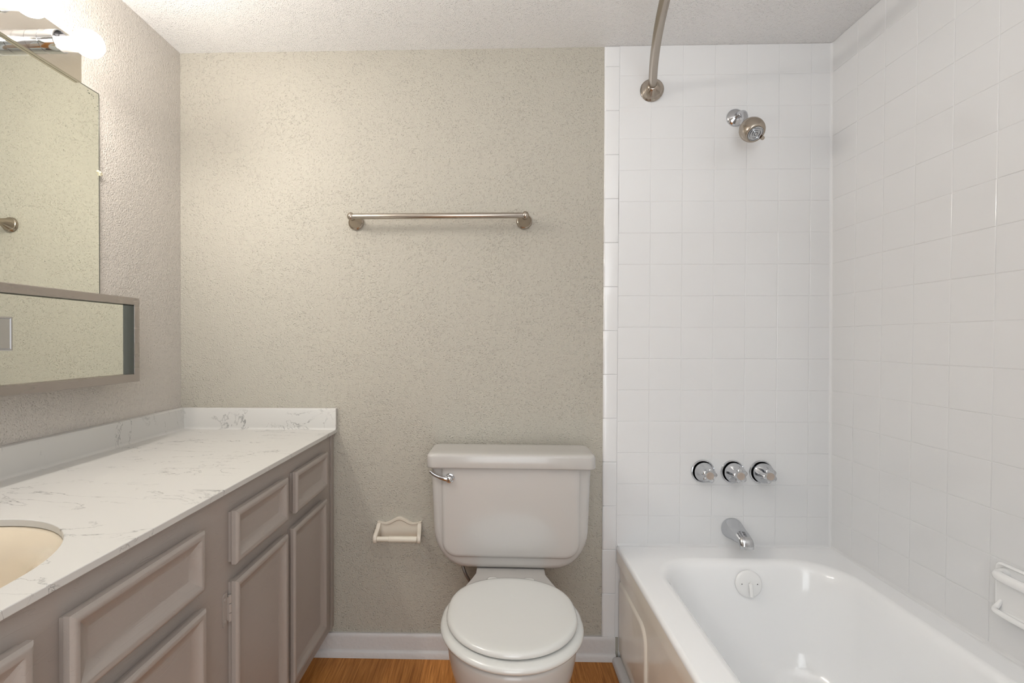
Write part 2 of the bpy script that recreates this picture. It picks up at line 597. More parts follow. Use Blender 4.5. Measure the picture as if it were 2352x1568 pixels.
# bullnose edge tiles at the paint line
bm = bmesh.new()
zb = -0.436 + H + 0.1568 * 9
zs = []
z = zb
while z > 0.082:
    zs.append(z)
    z -= 0.1568
zs = [ZC - 0.001] + [q for q in zs if q < ZC - 0.01] + [0.081]
for b_, a in zip(zs[:-1], zs[1:]):
    xa0, xa1 = 0.3868 + 0.0042 * (a - H), X0T + SB * (a - zrow) - 0.0006
    prof = lambda x0, x1: [(x0, 0.0), (x0 + 0.0006, PR * 0.55), (x0 + 0.0025, PR * 0.85), (x0 + 0.006, PR),
                           (x1 - 0.0022, PR), (x1 - 0.0006, PR - 0.0010), (x1, 0.0)]
    rings = []
    for zz, sh in ((a + 0.0007, 0.0011), (a + 0.0022, 0.0), (b_ - 0.0022, 0.0), (b_ - 0.0007, 0.0011)):
        x0 = 0.3868 + 0.0042 * (zz - H)
        x1 = X0T + SB * (zz - zrow) - 0.0003
        rings.append([(x, D - 0.0003 - max(d - sh, 0), zz) for x, d in prof(x0, x1)])
    loft(bm, rings)
box(bm, 0.3905, X0T - 0.003, D - 0.0042, D - 0.0002, 0.081, ZC - 0.001, 1)
box(bm, X0T - 0.0029, 0.475, D - PR + 0.0006, D - 0.0002, 0.0005, 0.378, 0)
structure(link('trim_1', bm, [M['tile'], M['grout']], smooth=30))


# baseboard with shoe moulding
def profile_run(name, x0, x1):
    pr = [(0, 0.083), (0.007, 0.083), (0.0095, 0.080), (0.0105, 0.070), (0.0105, 0.026), (0.016, 0.024), (0.019, 0.019), (0.0205, 0.0005), (0, 0.0005)]
    bm = bmesh.new()
    loft(bm, [[(x, D - 0.0003 - d, z) for d, z in pr] for x in (x0, x1)])
    return structure(link(name, bm, M['trim'], smooth=40))


profile_run('baseboard_back', XL + 0.001, 0.4295)
# quarter round along the foot of the tub
pr = [(-0.0170, 0.0005), (-0.0170, 0.0205), (0.0, 0.020), (0.006, 0.019), (0.011, 0.014), (0.0135, 0.0005)]
bm = bmesh.new()
loft(bm, [[(0.4285 - d, y, z) for d, z in pr] for y in (-0.34, D - 0.021)])
structure(link('baseboard_tub', bm, M['trim'], smooth=40))

# ------------------------------------------------------------------ vanity
KS = 0.0125      # the vanity front runs slightly out of square with the wall


def skew(bm):
    for v in bm.verts:
        v.co.x -= KS * (D - v.co.y) * min(1.0, max(0.0, (v.co.x + 1.14) / 0.5))


XF = -0.5902
van = thing('vanity_cabinet', 'taupe painted vanity cabinet with raised-edge doors under the veined white counter', 'cabinet', (XF, D, 0))
bm = boxes((XF - 0.019, XF, 0.215, D - 0.002, 0.106, 0.8085), (-1.148, XF - 0.0192, 0.215, 0.231, 0.106, 0.8085),
           (-1.148, XF - 0.0192, D - 0.018, D - 0.002, 0.106, 0.8085), (-1.148, XF - 0.0192, 0.2312, D - 0.0182, 0.106, 0.122),
           (-0.681, -0.665, 0.215, D - 0.022, 0.0005, 0.1058), (-1.148, -1.142, 0.2312, D - 0.0182, 0.1222, 0.8085))
skew(bm)
link('body', bm, M['cabinet'], van, bevel=0.0015)
# scribe strip where the cabinet meets the back wall
bm = boxes((XF + 0.0002, XF + 0.004, D - 0.030, D - 0.0026, 0.106, 0.807))
skew(bm)
link('scribe_strip', bm, M['cabinet'], van, bevel=0.001)


def front(name, y0, y1, z0, z1):
    """slab front: coved edge, rounded rim, sloping frame, flat field"""
    bm = bmesh.new()
    steps = [(0.0040, 0.0003), (0.0040, 0.0058), (0.0032, 0.0078), (0.0014, 0.0092), (0.0, 0.0100), (0.0, 0.0190), (0.0010, 0.0199), (0.0022, 0.0214), (0.0042, 0.0228),
             (0.0068, 0.0236), (0.0098, 0.0236), (0.0128, 0.0229), (0.0153, 0.0215), (0.0173, 0.0198), (0.0362, 0.0108), (0.0367, 0.0107), (0.042, 0.0107)]
    rings = []
    for ins, h in steps:
        rings.append([(XF + h, y0 + ins, z0 + ins), (XF + h, y1 - ins, z0 + ins), (XF + h, y1 - ins, z1 - ins), (XF + h, y0 + ins, z1 - ins)])
    loft(bm, rings)
    skew(bm)
    return link(name, bm, M['cabinet'], van, smooth=21)


def hinge(door, y, z):
    bm = bmesh.new()
    # leaf on the face frame
    pts = rrect(y - 0.019, y - 0.003, z - 0.037, z + 0.037, (0.007, 0.003, 0.003, 0.007), 4)
    loft(bm, [[(XF + 0.0002, a, b) for a, b in pts], [(XF + 0.0024, a, b) for a, b in pts]])
    for zz in (z - 0.024, z + 0.024):
        lathe(bm, [(0.0, 0.0042), (0.0012, 0.004), (0.002, 0.002)], (XF + 0.0022, y - 0.012, zz), (1, 0, 0), 12)
    # barrel knuckles
    for a, b in ((-0.030, -0.011), (-0.010, 0.010), (0.011, 0.030)):
        lathe(bm, [(a, 0.003), (a + 0.001, 0.0043), (b - 0.001, 0.0043), (b, 0.003)], (XF + 0.0060, y + 0.0005, z), (0, 0, 1), 14)
    box(bm, XF + 0.002, XF + 0.0065, y - 0.004, y + 0.001, z - 0.026, z + 0.026)
    skew(bm)
    return link('hinge', bm, M['cabinet'], None, smooth=35)


def child_of(o, parent):
    o.parent = parent
    return o


front('drawer', 1.379, 1.634, 0.644, 0.763)
front('drawer', 1.063, 1.327, 0.643, 0.763)
front('drawer', 0.648, 0.950, 0.643, 0.764)
front('drawer', 0.295, 0.597, 0.643, 0.764)
for (y0, y1, hy) in ((1.363, 1.626, None), (1.0625, 1.326, 1.0625), (0.650, 0.954, None), (0.293, 0.597, 0.293)):
    d = front('door', y0, y1, 0.163, 0.606)
    if hy:
        for hz in (0.546, 0.235):
            h = hinge(d, hy, hz)
            child_of(h, d)

# counter with an oval cut-out and its splashes
ct = thing('countertop', 'white countertop with thin grey veining and backsplashes on the taupe vanity', 'countertop', (-0.86, 1.0, 0.809))
ZTOP, ZBOT = 0.8225, 0.8093
SCX, SCY, SA, SBB = -0.865, 0.600, 0.222, 0.246


def slab_with_hole(outer, hole, z0, z1):
    bm = bmesh.new()
    tops = {}
    for z in (z0, z1):
        ov = [bm.verts.new((x, y, z)) for x, y in outer]
        hv = [bm.verts.new((x, y, z)) for x, y in hole]
        ed = [bm.edges.new((r[i], r[(i + 1) % len(r)])) for r in (ov, hv) for i in range(len(r))]
        bmesh.ops.triangle_fill(bm, edges=ed, use_beauty=True)
        tops[z] = (ov, hv)
    for idx in (0, 1):
        a, b = tops[z0][idx], tops[z1][idx]
        for i in range(len(a)):
            j = (i + 1) % len(a)
            bm.faces.new((a[i], a[j], b[j], b[i]))
    return bm


YE = 0.215
outer = [(XL + 0.0006, YE), (-0.573 - KS * (D - YE), YE), (-0.573, D - 0.0008), (XL + 0.0006, D - 0.0008)]
hole = [(SCX + SA * math.cos(2 * math.pi * i / 72), SCY + SBB * math.sin(2 * math.pi * i / 72)) for i in range(72)]
link('slab', slab_with_hole(outer, hole, ZBOT, ZTOP), M['counter'], ct, smooth=30, bevel=0.0018, seg=2)
# back splash: coved foot, rounded top
pr = [(0, 0.0), (0.022, 0.0), (0.0185, 0.0016), (0.0165, 0.005), (0.016, 0.010), (0.016, 0.0725), (0.0145, 0.0755), (0.0115, 0.0762), (0, 0.0762)]
bm = bmesh.new()
loft(bm, [[(x, D - 0.0008 - d, ZTOP - 0.0002 + z) for d, z in pr] for x in (XL + 0.0008, -0.5735)])
link('backsplash', bm, M['counter'], ct, smooth=30, bevel=0.0008)
bm = bmesh.new()
loft(bm, [[(XL + 0.0008 + d * 1.25, y, ZTOP - 0.0001 + z * 0.998) for d, z in pr] for y in (YE, D - 0.0012)])
link('side_splash', bm, M['counter'], ct, smooth=30)

# sink basin hung under the cut-out
bm = bmesh.new()
rings = []
for (gr, z) in ((0.016, ZBOT - 0.0004), (0.016, ZBOT - 0.012), (-0.004, ZBOT - 0.0125), (-0.004, ZBOT - 0.0006), (-0.006, ZBOT - 0.0006),
                (-0.011, ZBOT - 0.002), (-0.022, ZBOT - 0.007), (-0.034, ZBOT - 0.018), (-0.044, ZBOT - 0.036), (-0.054, ZBOT - 0.064),
                (-0.072, ZBOT - 0.098), (-0.10, ZBOT - 0.122), (-0.14, ZBOT - 0.134), (-0.185, ZBOT - 0.139)):
    rings.append([(SCX + (SA + gr) * math.cos(2 * math.pi * i / 72), SCY + (SBB + gr) * math.sin(2 * math.pi * i / 72), z) for i in range(72)])
rings = rings[3:]
outer_r = [[(SCX + (SA + g) * math.cos(2 * math.pi * i / 72), SCY + (SBB + g) * math.sin(2 * math.pi * i / 72), z) for i in range(72)]
           for g, z in ((-0.185, ZBOT - 0.146), (-0.14, ZBOT - 0.142), (-0.09, ZBOT - 0.126), (-0.06, ZBOT - 0.098), (-0.03, ZBOT - 0.04), (0.016, ZBOT - 0.012), (0.016, ZBOT - 0.0005))]
loft(bm, outer_r + rings)
sk_ = thing('sink', 'oval bisque sink basin set under the veined countertop', 'sink', (SCX, SCY, ZBOT - 0.146))
link('basin', bm, M['sink'], sk_, smooth=50)
bm = bmesh.new()
lathe(bm, [(0, 0.012), (0.001, 0.024), (0.003, 0.024), (0.0035, 0.018), (0.0015, 0.014)], (SCX, SCY, ZBOT - 0.139), (0, 0, 1), 28)
link('drain', bm, M['chrome'], sk_)

# ------------------------------------------------------------------ mirror, medicine cabinet, light bar
mi = thing('wall_mirror', 'large frameless wall mirror with dark worn edges above the medicine cabinet', 'mirror', (XL, 1.07, 0.126 + H))
MX = XL + 0.006
bm = bmesh.new()
box(bm, XL + 0.0006, MX, 0.76, 1.3712, 0.1275 + H, 0.7115 + H)
for f in bm.faces:
    f.normal_update()
    f.material_index = 0 if f.normal.x > 0.9 else 1
box(bm, MX - 0.0004, MX + 0.0004, 1.3695, 1.3716, 0.1275 + H, 0.7115 + H, 1)
box(bm, MX - 0.0004, MX + 0.0004, 0.76, 1.3695, 0.7098 + H, 0.7118 + H, 1)
for y, z, r in ((1.333, 0.7020, 0.0016), (1.3365, 0.6965, 0.0022), (1.339, 0.6975, 0.0010), (1.346, 0.6960, 0.0014), (1.3505, 0.6935, 0.0013), (1.3520, 0.6895, 0.0010),
                (1.3665, 0.6740, 0.0018), (1.3560, 0.6650, 0.0010), (1.3650, 0.6610, 0.0011), (1.3675, 0.6400, 0.0012), (1.2560, 0.5050, 0.0011), (1.2350, 0.4330, 0.0009), (1.3030, 0.2200, 0.0012), (1.3055, 0.2150, 0.0010), (1.2010, 0.2010, 0.0011)):
    lathe(bm, [(0.0, r), (0.0003, r * 0.8)], (MX + 0.00005, y, z + H), (1, 0, 0.0), 9, mat=1, mod=lambda t, d: 1 + 0.3 * math.sin(3 * t))
link('glass', bm, [M['mirror'], M['dark_edge']], mi, smooth=0)
bm = bmesh.new()
for k, (dy, dz, s) in enumerate(((0.0, 0.0, 1.0), (-0.004, 0.002, 0.7), (0.005, -0.003, 0.8), (0.001, -0.006, 0.6))):
    bmesh.ops.create_uvsphere(bm, u_segments=10, v_segments=8, radius=0.0055 * s,
                              matrix=Matrix.Translation((MX + 0.0015, 1.371 + dy, 0.484 + H + dz)) @ Matrix.Diagonal((0.8, 1.1, 1.0, 1)))
link('clip', bm, M['clip'], mi, smooth=60)

CX = XL + 0.09       # front of the medicine cabinet
mc = thing('medicine_cabinet', 'long low metal-framed cabinet with sliding mirror doors above the counter splash', 'cabinet', (XL, 1.05, H - 0.122))
CY0, CY1, CZ0, CZ1 = 0.68, 1.4165, -0.1225 + H, 0.1252 + H
bm = bmesh.new()
fw = 0.0215
# mitred frame ring: outer back, outer front, inner front, inner recess
def rect_yz(x, i):
    return [(x, CY0 + i, CZ0 + i), (x, CY1 - i, CZ0 + i), (x, CY1 - i, CZ1 - i), (x, CY0 + i, CZ1 - i)]
loft(bm, [rect_yz(XL + 0.0068, 0.0), rect_yz(CX - 0.0015, 0.0), rect_yz(CX, 0.0015), rect_yz(CX, fw - 0.001), rect_yz(CX - 0.001, fw)], cap0=True, cap1=False)
loft(bm, [rect_yz(CX - 0.001, fw), rect_yz(CX - 0.030, fw)], cap0=False, cap1=False, mat=1)
link('frame', bm, [M['alu'], M['channel']], mc, smooth=20)
def glass_door(y0, y1, x):
    bm = bmesh.new()
    box(bm, x - 0.004, x, y0, y1, CZ0 + fw - 0.004, CZ1 - fw + 0.004)
    for f in bm.faces:
        f.normal_update()
        f.material_index = 0 if f.normal.x > 0.9 else 1
    return link('mirror_door', bm, [M['mirror_door'], M['glass_edge']], mc, smooth=0)
d1 = glass_door(0.995, CY1 - fw + 0.002, CX - 0.0175)
d2 = glass_door(CY0 + fw - 0.002, 1.03, CX - 0.0235)
# recessed finger pull set in the front sliding door
PX = CX - 0.0175
bm = bmesh.new()
py0, py1, pz0, pz1 = 1.006, 1.0512, H - 0.0235, H + 0.0525
def pr_(x, i):
    return [(x, py0 + i, pz0 + i), (x, py1 - i, pz0 + i), (x, py1 - i, pz1 - i), (x, py0 + i, pz1 - i)]
loft(bm, [pr_(PX + 0.0002, 0), pr_(PX + 0.0022, 0.0006), pr_(PX + 0.0026, 0.0016), pr_(PX + 0.0024, 0.0036), pr_(PX + 0.0008, 0.0052), pr_(PX + 0.0006, 0.012)])
fp = link('finger_pull', bm, M['chrome'], None, smooth=25)
fp.parent = d1
# bottom track lip
bm = boxes((CX - 0.022, CX - 0.0005, CY0 + fw, CY1 - fw - 0.002, CZ0 + fw - 0.0005, CZ0 + fw + 0.0015))
link('track', bm, M['alu'], mc, smooth=0)

vl = thing('vanity_light', 'steel vanity light bar with four lit globe bulbs above the mirror', 'light fixture', (XL, 0.95, 0.713 + H))
VX = XL + 0.0165
VY0, VY1 = 0.42, 1.300
bm = bmesh.new()
pr = [(XL + 0.0007, 0.7135), (MX + 0.0008, 0.7135), (MX + 0.0008, 0.7066), (MX + 0.0014, 0.7060), (VX - 0.003, 0.7058), (VX, 0.7072), (VX, 0.8125), (VX - 0.002, 0.8145), (XL + 0.0007, 0.8145)]
loft(bm, [[(x, y, z + H) for x, z in pr] for y in (VY0, VY1)])
link('backplate', bm, M['steel'], vl, smooth=25)
ZS = 0.7335 + H
for k in range(4):
    yb = 1.163 - 0.1505 * k
    bm = bmesh.new()
    R = 0.0262
    lathe(bm, [(0.0003, R), (0.030, R), (0.0305, R - 0.0012), (0.0325, R - 0.0012), (0.033, R), (0.068, R), (0.0705, R - 0.0008), (0.0705, R - 0.003),
               (0.066, R - 0.0035), (0.048, R - 0.0045), (0.045, 0.010)], (VX, yb, ZS), (1, 0, 0), 44)
    s = link('socket', bm, M['chrome'], vl, smooth=30)
    bm = bmesh.new()
    xg = 0.1390
    prof = [(0.0455, 0.012), (0.047, 0.0165), (0.066, 0.0168), (0.090, 0.0172), (0.106, 0.0178), (0.1115, 0.0182)]
    lathe(bm, prof, (VX, yb, ZS - 0.007), (1, 0, 0), 32, mat=1, cap1=False)
    g = []
    rg = 0.0318
    for i in range(0, 19):
        a = math.radians(145 - 145 * i / 18)
        g.append((xg + rg * math.cos(a), rg * math.sin(a)))
    g[-1] = (xg + rg, 0.0002)
    lathe(bm, g, (VX, yb, ZS - 0.007), (1, 0, -0.0), 36, mat=0, cap0=False)
    b = link('bulb', bm, [M['bulb'], M['bulb_neck']], None, smooth=60)
    b.parent = s
    b['label'] = 'lit white globe bulb'

# ------------------------------------------------------------------ towel bar
tb = thing('towel_bar', 'brushed nickel towel bar on the greige back wall above the toilet', 'towel bar', (-0.2, D, 0.43 + H))
ZTB = 0.4315 + H
YTB = D - 0.068
for x, sgn in ((-0.503, 1), (0.1045, -1)):
    bm = bmesh.new()
    base = Vector((x, D - 0.0004, ZTB - 0.006))
    tip = Vector((x, YTB, ZTB))
    ax = tip - base
    Ln = ax.length
    lathe(bm, [(0.0, 0.0275), (0.003, 0.0280), (0.0045, 0.0268), (0.006, 0.0262), (0.0072, 0.0270), (0.009, 0.0262), (0.0105, 0.0235), (0.014, 0.0222), (0.022, 0.0185),
               (0.034, 0.0135), (0.044, 0.0098), (0.050, 0.0088), (0.054, 0.0100), (0.058, 0.0092), (Ln - 0.006, 0.0095)], base, ax, 36)
    bmesh.ops.create_uvsphere(bm, u_segments=24, v_segments=16, radius=0.0128, matrix=Matrix.Translation(tip) @ Matrix.Diagonal((0.95, 1, 1.1, 1)))
    link('post', bm, M['nickel_plain'], tb, smooth=40)
bm = bmesh.new()
lathe(bm, [(-0.297, 0.0094), (-0.2965, 0.0096), (0.2965, 0.0096), (0.297, 0.0094)], (-0.199, YTB, ZTB), (1, 0, 0), 32)
link('bar', bm, M['nickel'], tb)

# ------------------------------------------------------------------ toilet paper holder
tp = thing('toilet_paper_holder', 'empty bone ceramic toilet paper holder on the wall beside the toilet', 'toilet paper holder', (-0.345, D, 0.44))
bm = bmesh.new()
top = []
for i in range(33):
    t = i / 32
    x = -0.425 + 0.160 * t
    u = abs(t - 0.5) * 2
    zt = -0.6545 + 0.0175 * math.exp(-(u / 0.36) ** 2) - 0.004 * math.exp(-((u - 0.62) / 0.2) ** 2) + 0.0015 * (u > 0.9)
    top.append((x, zt + H))
bot = [(x, -0.712 + H) for x, _ in reversed(top)]
outl = top + bot
ins = []
cxm, czm = -0.345, -0.683 + H
for (x, z) in outl:
    ins.append((cxm + (x - cxm) * 0.965, czm + (z - czm) * 0.95))
loft(bm, [[(x, D - 0.0004, z) for x, z in outl], [(x, D - 0.010, z) for x, z in outl], [(x, D - 0.0135, z) for x, z in ins],
          [(x, D - 0.0135, z) for x, z in [(cxm + (x - cxm) * 0.88, czm + (z - czm) * 0.84 - 0.001) for x, z in outl]],
          [(x, D - 0.0085, z) for x, z in [(cxm + (x - cxm) * 0.82, czm + (z - czm) * 0.76 - 0.002) for x, z in outl]]])
link('back_plate', bm, M['ceramic'], tp, smooth=35)
side = smooth_path([(0.0006, -0.655), (0.008, -0.6555), (0.017, -0.661), (0.027, -0.670), (0.040, -0.678), (0.052, -0.684), (0.060, -0.692), (0.0625, -0.702), (0.059, -0.711), (0.050, -0.7155), (0.036, -0.713), (0.018, -0.712), (0.0006, -0.712)], 4)
for sx in (-1, 1):
    bm = bmesh.new()
    arm = lambda off, g: [(-0.345 + sx * (0.0722 + d * 0.09 + off), D - 0.0004 - max(0.0002, 0.030 + (d - 0.030) * g), -0.690 + H + (z + 0.690) * g) for d, z in side]
    loft(bm, [arm(-0.0068, 0.90), arm(-0.0055, 0.96), arm(-0.0030, 1.0), arm(0.0035, 1.0), arm(0.0060, 0.96), arm(0.0072, 0.90)])
    link('arm', bm, M['ceramic'], tp, smooth=50)
bm = bmesh.new()
yr, zr = D - 0.052, -0.700 + H
lathe(bm, [(-0.0715, 0.003), (-0.0708, 0.004), (-0.0705, 0.0082), (-0.069, 0.0088), (-0.030, 0.0088), (-0.029, 0.0102), (-0.028, 0.0106), (0.0665, 0.0106), (0.068, 0.0102),
           (0.0685, 0.0104), (0.070, 0.0100), (0.0705, 0.004), (0.0715, 0.003)], (-0.345, yr, zr), (1, 0, 0), 28)
link('roller', bm, M['roller'], tp, smooth=40)

# ------------------------------------------------------------------ toilet
toi = thing('toilet', 'white two-piece toilet with closed round lid against the greige wall', 'toilet', (0.054, D, 0.0))
toi.rotation_euler = (0, 0, -0.022)
bpy.context.view_layer.update()


def tlink(name, bm, m, smooth=40, parent=None, bevel=0, **k):
    o = link(name, bm, m, None, smooth=smooth, bevel=bevel, **k)
    o.parent = parent or toi
    return o


def outline(wt, wb, zt, zb, rt, rb, seg=8):
    """front elevation with different top and bottom half widths -> points (x, z)"""
    pts = rrect(-1, 1, 0, 1, (0.0, 0.0, 0.0, 0.0), seg)
    o = []
    r = rrect(-wb, wb, zb, zt, (rb, rb, rt, rt), seg)
    for x, z in r:
        t = (z - zb) / (zt - zb)
        o.append((x * (1 + (wt / wb - 1) * t), z))
    return o


RB = (0.105, 0.125)
ins_ring = lambda i, y: [(x, y, z) for x, z in outline(0.263 - i, 0.249 - i, 0.732 - i * 0.1, 0.394 + i, 0.004, (RB[0] - i * 0.6, RB[1] - i * 0.6))]
pan = lambda i, y: [(x, y, z) for x, z in outline(0.226 - i, 0.223 - i, 0.731, 0.436 + i, 0.003, 0.048 - i * 0.5)]
bm = bmesh.new()
loft(bm, [ins_ring(0.03, -0.018), ins_ring(0.006, -0.020), ins_ring(0.0, -0.034), ins_ring(0.0, -0.140), ins_ring(0.002, -0.152), ins_ring(0.006, -0.1595), ins_ring(0.012, -0.1640), ins_ring(0.020, -0.1662),
          pan(-0.004, -0.1668), pan(0.000, -0.1680), pan(0.0025, -0.1730), pan(0.006, -0.1752), pan(0.012, -0.1760), pan(0.03, -0.1762)])
tlink('tank', bm, M['china'], 50)
bm = bmesh.new()
lr = lambda i, z: [(x, y, z) for x, y in rrect(-0.2735 + i, 0.2735 - i, -0.1900 + i, -0.018 - i, (0.022, 0.022, 0.02, 0.02), 8)]
loft(bm, [lr(0.012, 0.7285), lr(0.0045, 0.7285), lr(0.001, 0.7305), lr(0.0, 0.734), lr(0.0005, 0.7655), lr(0.0018, 0.7700), lr(0.0045, 0.7735), lr(0.009, 0.7755), lr(0.018, 0.7766), lr(0.035, 0.7774), lr(0.055, 0.7777)])
tlink('tank_lid', bm, M['china'], 50)
# flush lever
bm = bmesh.new()
lz = -0.449 + H
lathe(bm, [(0, 0.0150), (0.002, 0.0158), (0.004, 0.0150), (0.005, 0.0115), (0.010, 0.0108), (0.015, 0.0085), (0.0175, 0.003)], (-0.198, -0.1758, lz), (0, -1, 0), 28)
sp = smooth_path([(-0.198, -0.184, lz, 0.0085), (-0.212, -0.187, lz + 0.000, 0.0072), (-0.232, -0.187, lz + 0.0055, 0.0050), (-0.250, -0.185, lz + 0.0135, 0.0048), (-0.2605, -0.183, lz + 0.0215, 0.0042), (-0.263, -0.183, lz + 0.0245, 0.002)], 6)
tube(bm, [q[:3] for q in sp], [(q[3] * 0.75, q[3]) for q in sp], 16)
tlink('flush_lever', bm, M['chrome'], 50)


def egg(cx, cy, hw, front_l, back_l, n=64, flat_back=0.0, pw=2.0):
    pts = []
    for i in range(n):
        t = 2 * math.pi * i / n
        c, s = math.cos(t), math.sin(t)
        x = hw * math.copysign(abs(c) ** (2 / pw), c)
        y = -front_l * abs(s) ** (2 / 2.0) if s < 0 else back_l * abs(s) ** (2 / (2.0 + flat_back))
        pts.append((cx + x, cy + (y)))
    return pts


CYT = -0.452      # widest line of the seat
# bowl
bm = bmesh.new()
prof = [(0.000, 0.118, 0.150, 0.270, -0.40), (0.012, 0.120, 0.152, 0.272, -0.40), (0.030, 0.113, 0.140, 0.262, -0.40), (0.08, 0.102, 0.125, 0.250, -0.40), (0.13, 0.104, 0.128, 0.245, -0.40),
        (0.18, 0.122, 0.148, 0.235, -0.415), (0.225, 0.142, 0.166, 0.215, -0.43), (0.27, 0.157, 0.178, 0.195, -0.445), (0.31, 0.1655, 0.1855, 0.186, CYT), (0.345, 0.1705, 0.1915, 0.184, CYT),
        (0.368, 0.1735, 0.1955, 0.184, CYT), (0.376, 0.172, 0.194, 0.183, CYT), (0.3795, 0.167, 0.189, 0.178, CYT)]
rings = []
for z, hw, fl, bl, cy in prof:
    rings.append([(x, y, z) for x, y in egg(0, cy, hw, fl, bl, flat_back=1.0)])
loft(bm, rings)
bo = tlink('bowl', bm, M['china'], 55)
# china deck carrying the tank
bm = bmesh.new()
dk = lambda g, z: [(x, y, z) for x, y in [(-0.160 - g, -0.335), (-0.146 - g, -0.290), (-0.124 - g, -0.225), (-0.113 - g, -0.19), (-0.110 - g, -0.045),
                                           (0.110 + g, -0.045), (0.113 + g, -0.19), (0.124 + g, -0.225), (0.146 + g, -0.290), (0.160 + g, -0.335)]]
loft(bm, [dk(-0.05, 0.22), dk(-0.022, 0.335), dk(-0.003, 0.362), dk(0.0, 0.372), dk(0.0, 0.388), dk(-0.002, 0.3925), dk(-0.006, 0.3940)])
tlink('deck', bm, M['china'], 35)
# seat ring
bm = bmesh.new()
rings = []
for g, z in ((-0.060, 0.383), (-0.004, 0.3803), (0.006, 0.3815), (0.0118, 0.3850), (0.0135, 0.3895), (0.0118, 0.3945), (0.006, 0.3990), (-0.002, 0.4015), (-0.012, 0.4025), (-0.05, 0.4028), (-0.060, 0.4010)):
    rings.append([(x, y, z) for x, y in egg(0, CYT, 0.176 + g, 0.1865 + g, 0.182 + min(g, 0.0), flat_back=0.7)])
rings.append(rings[0])
loft(bm, rings[:-1], cap0=False, cap1=False)
vs = bm.verts[:]
n = 64
bm.verts.ensure_lookup_table()
for i in range(n):
    j = (i + 1) % n
    bm.faces.new((bm.verts[i], bm.verts[j], bm.verts[(len(rings) - 2) * n + j], bm.verts[(len(rings) - 2) * n + i]))
tlink('seat', bm, M['seat'], 60)
# closed lid
bm = bmesh.new()
rings = []
for g, z in ((-0.012, 0.4050), (-0.003, 0.4052), (0.0, 0.4085), (0.0, 0.4125), (-0.002, 0.4165), (-0.006, 0.4195), (-0.013, 0.4212), (-0.030, 0.4222), (-0.07, 0.4230), (-0.12, 0.4236)):
    rings.append([(x, y, z) for x, y in egg(0, CYT + 0.002, 0.1735 + g, 0.1800 + g, 0.187 + g, flat_back=0.8)])
loft(bm, rings)
tlink('lid', bm, M['seat'], 60)
for x in (-0.056, 0.056):
    bm = bmesh.new()
    loft(bm, [[(a, b, z) for a, b in rrect(x - 0.018 + i, x + 0.018 - i, -0.268 + i, -0.240 - i, 0.008, 4)] for i, z in ((0, 0.3941), (0.0, 0.404), (0.002, 0.4075), (0.006, 0.4090))])
    tlink('hinge_cap', bm, M['seat'], 50)
bm = bmesh.new()
sp = smooth_path([(-0.172, -0.055, 0.402), (-0.170, -0.060, 0.370), (-0.155, -0.075, 0.335), (-0.140, -0.055, 0.29), (-0.150, -0.030, 0.23), (-0.158, -0.014, 0.19)], 6)
tube(bm, sp, 0.0055, 12)
lathe(bm, [(0, 0.012), (0.014, 0.012), (0.016, 0.009)], (-0.172, -0.055, 0.3935), (0, 0, -1), 16)
tlink('supply_hose', bm, M['hose'], 50)
bm = bmesh.new()
lathe(bm, [(0.0, 0.024), (0.003, 0.023), (0.005, 0.009), (0.030, 0.009), (0.032, 0.006)], (-0.158, -0.0015, 0.18), (0, -1, 0), 20)
lathe(bm, [(0, 0.008), (0.02, 0.008)], (-0.158, -0.018, 0.176), (0, 0, 1), 16)
tlink('stop_valve', bm, M['chrome'], 40)

# ------------------------------------------------------------------ bathtub
tub = thing('bathtub', 'white enamelled bathtub with paneled apron along the tiled shower walls', 'bathtub', (0.81, 0.70, 0))
TX0, TX1, TY0, TY1 = 0.4335, XR - PR - 0.0008, -0.3388, D - PR - 0.0008
bm = bmesh.new()
SEG = 10


def tr(x0, x1, y0, y1, r, z):
    return [(x, y, z) for x, y in rrect(x0, x1, y0, y1, r, SEG)]


def outer_ring(i, z):
    return tr(TX0 + i, TX1, TY0, TY1, 0.0015, z)


IX0, IX1, IY0, IY1 = 0.528, 1.108, -0.250, 1.632
rings = [outer_ring(0.0, 0.353), outer_ring(0.0, 0.398), outer_ring(0.0010, 0.4025), outer_ring(0.0035, 0.4065), outer_ring(0.0075, 0.4092), outer_ring(0.0125, 0.4100), outer_ring(0.0135, 0.4100)]
RC = (0.13, 0.13, 0.15, 0.14)
for i, z in ((-0.014, 0.4100), (-0.013, 0.4100), (-0.006, 0.4090), (0.001, 0.4055), (0.008, 0.398), (0.013, 0.388), (0.019, 0.365), (0.028, 0.31), (0.040, 0.23), (0.052, 0.16), (0.064, 0.115),
             (0.082, 0.085), (0.108, 0.066), (0.145, 0.058), (0.20, 0.055)):
    k = i / 0.05
    rr = [min(max(r - 0.10 * max(i, 0), 0.05), 0.47 * (IX1 - IX0 - 1.95 * i)) for r in RC]
    rings.append(tr(IX0 + i, IX1 - i * 0.95, IY0 + i * 2.2 if i > 0 else IY0 + i, IY1 - i * 1.05, rr, z))
under = [tr(IX0 + i - 0.011, IX1 - i * 0.95 + 0.011, IY0 + i * 2.2 - 0.011, IY1 - i * 1.05 + 0.011, min(max(r0 - 0.10 * i, 0.05), 0.47 * (IX1 - IX0 - 1.95 * i + 0.022)), z)
         for i, z, r0 in ((0.20, 0.044, 0.13), (0.108, 0.054, 0.13), (0.064, 0.104, 0.13), (0.028, 0.30, 0.13), (0.013, 0.386, 0.13), (0.008, 0.398, 0.13))]
loft(bm, under + [outer_ring(0.0075, 0.398), outer_ring(0.0075, 0.353)] + rings)
bm.faces.ensure_lookup_table()
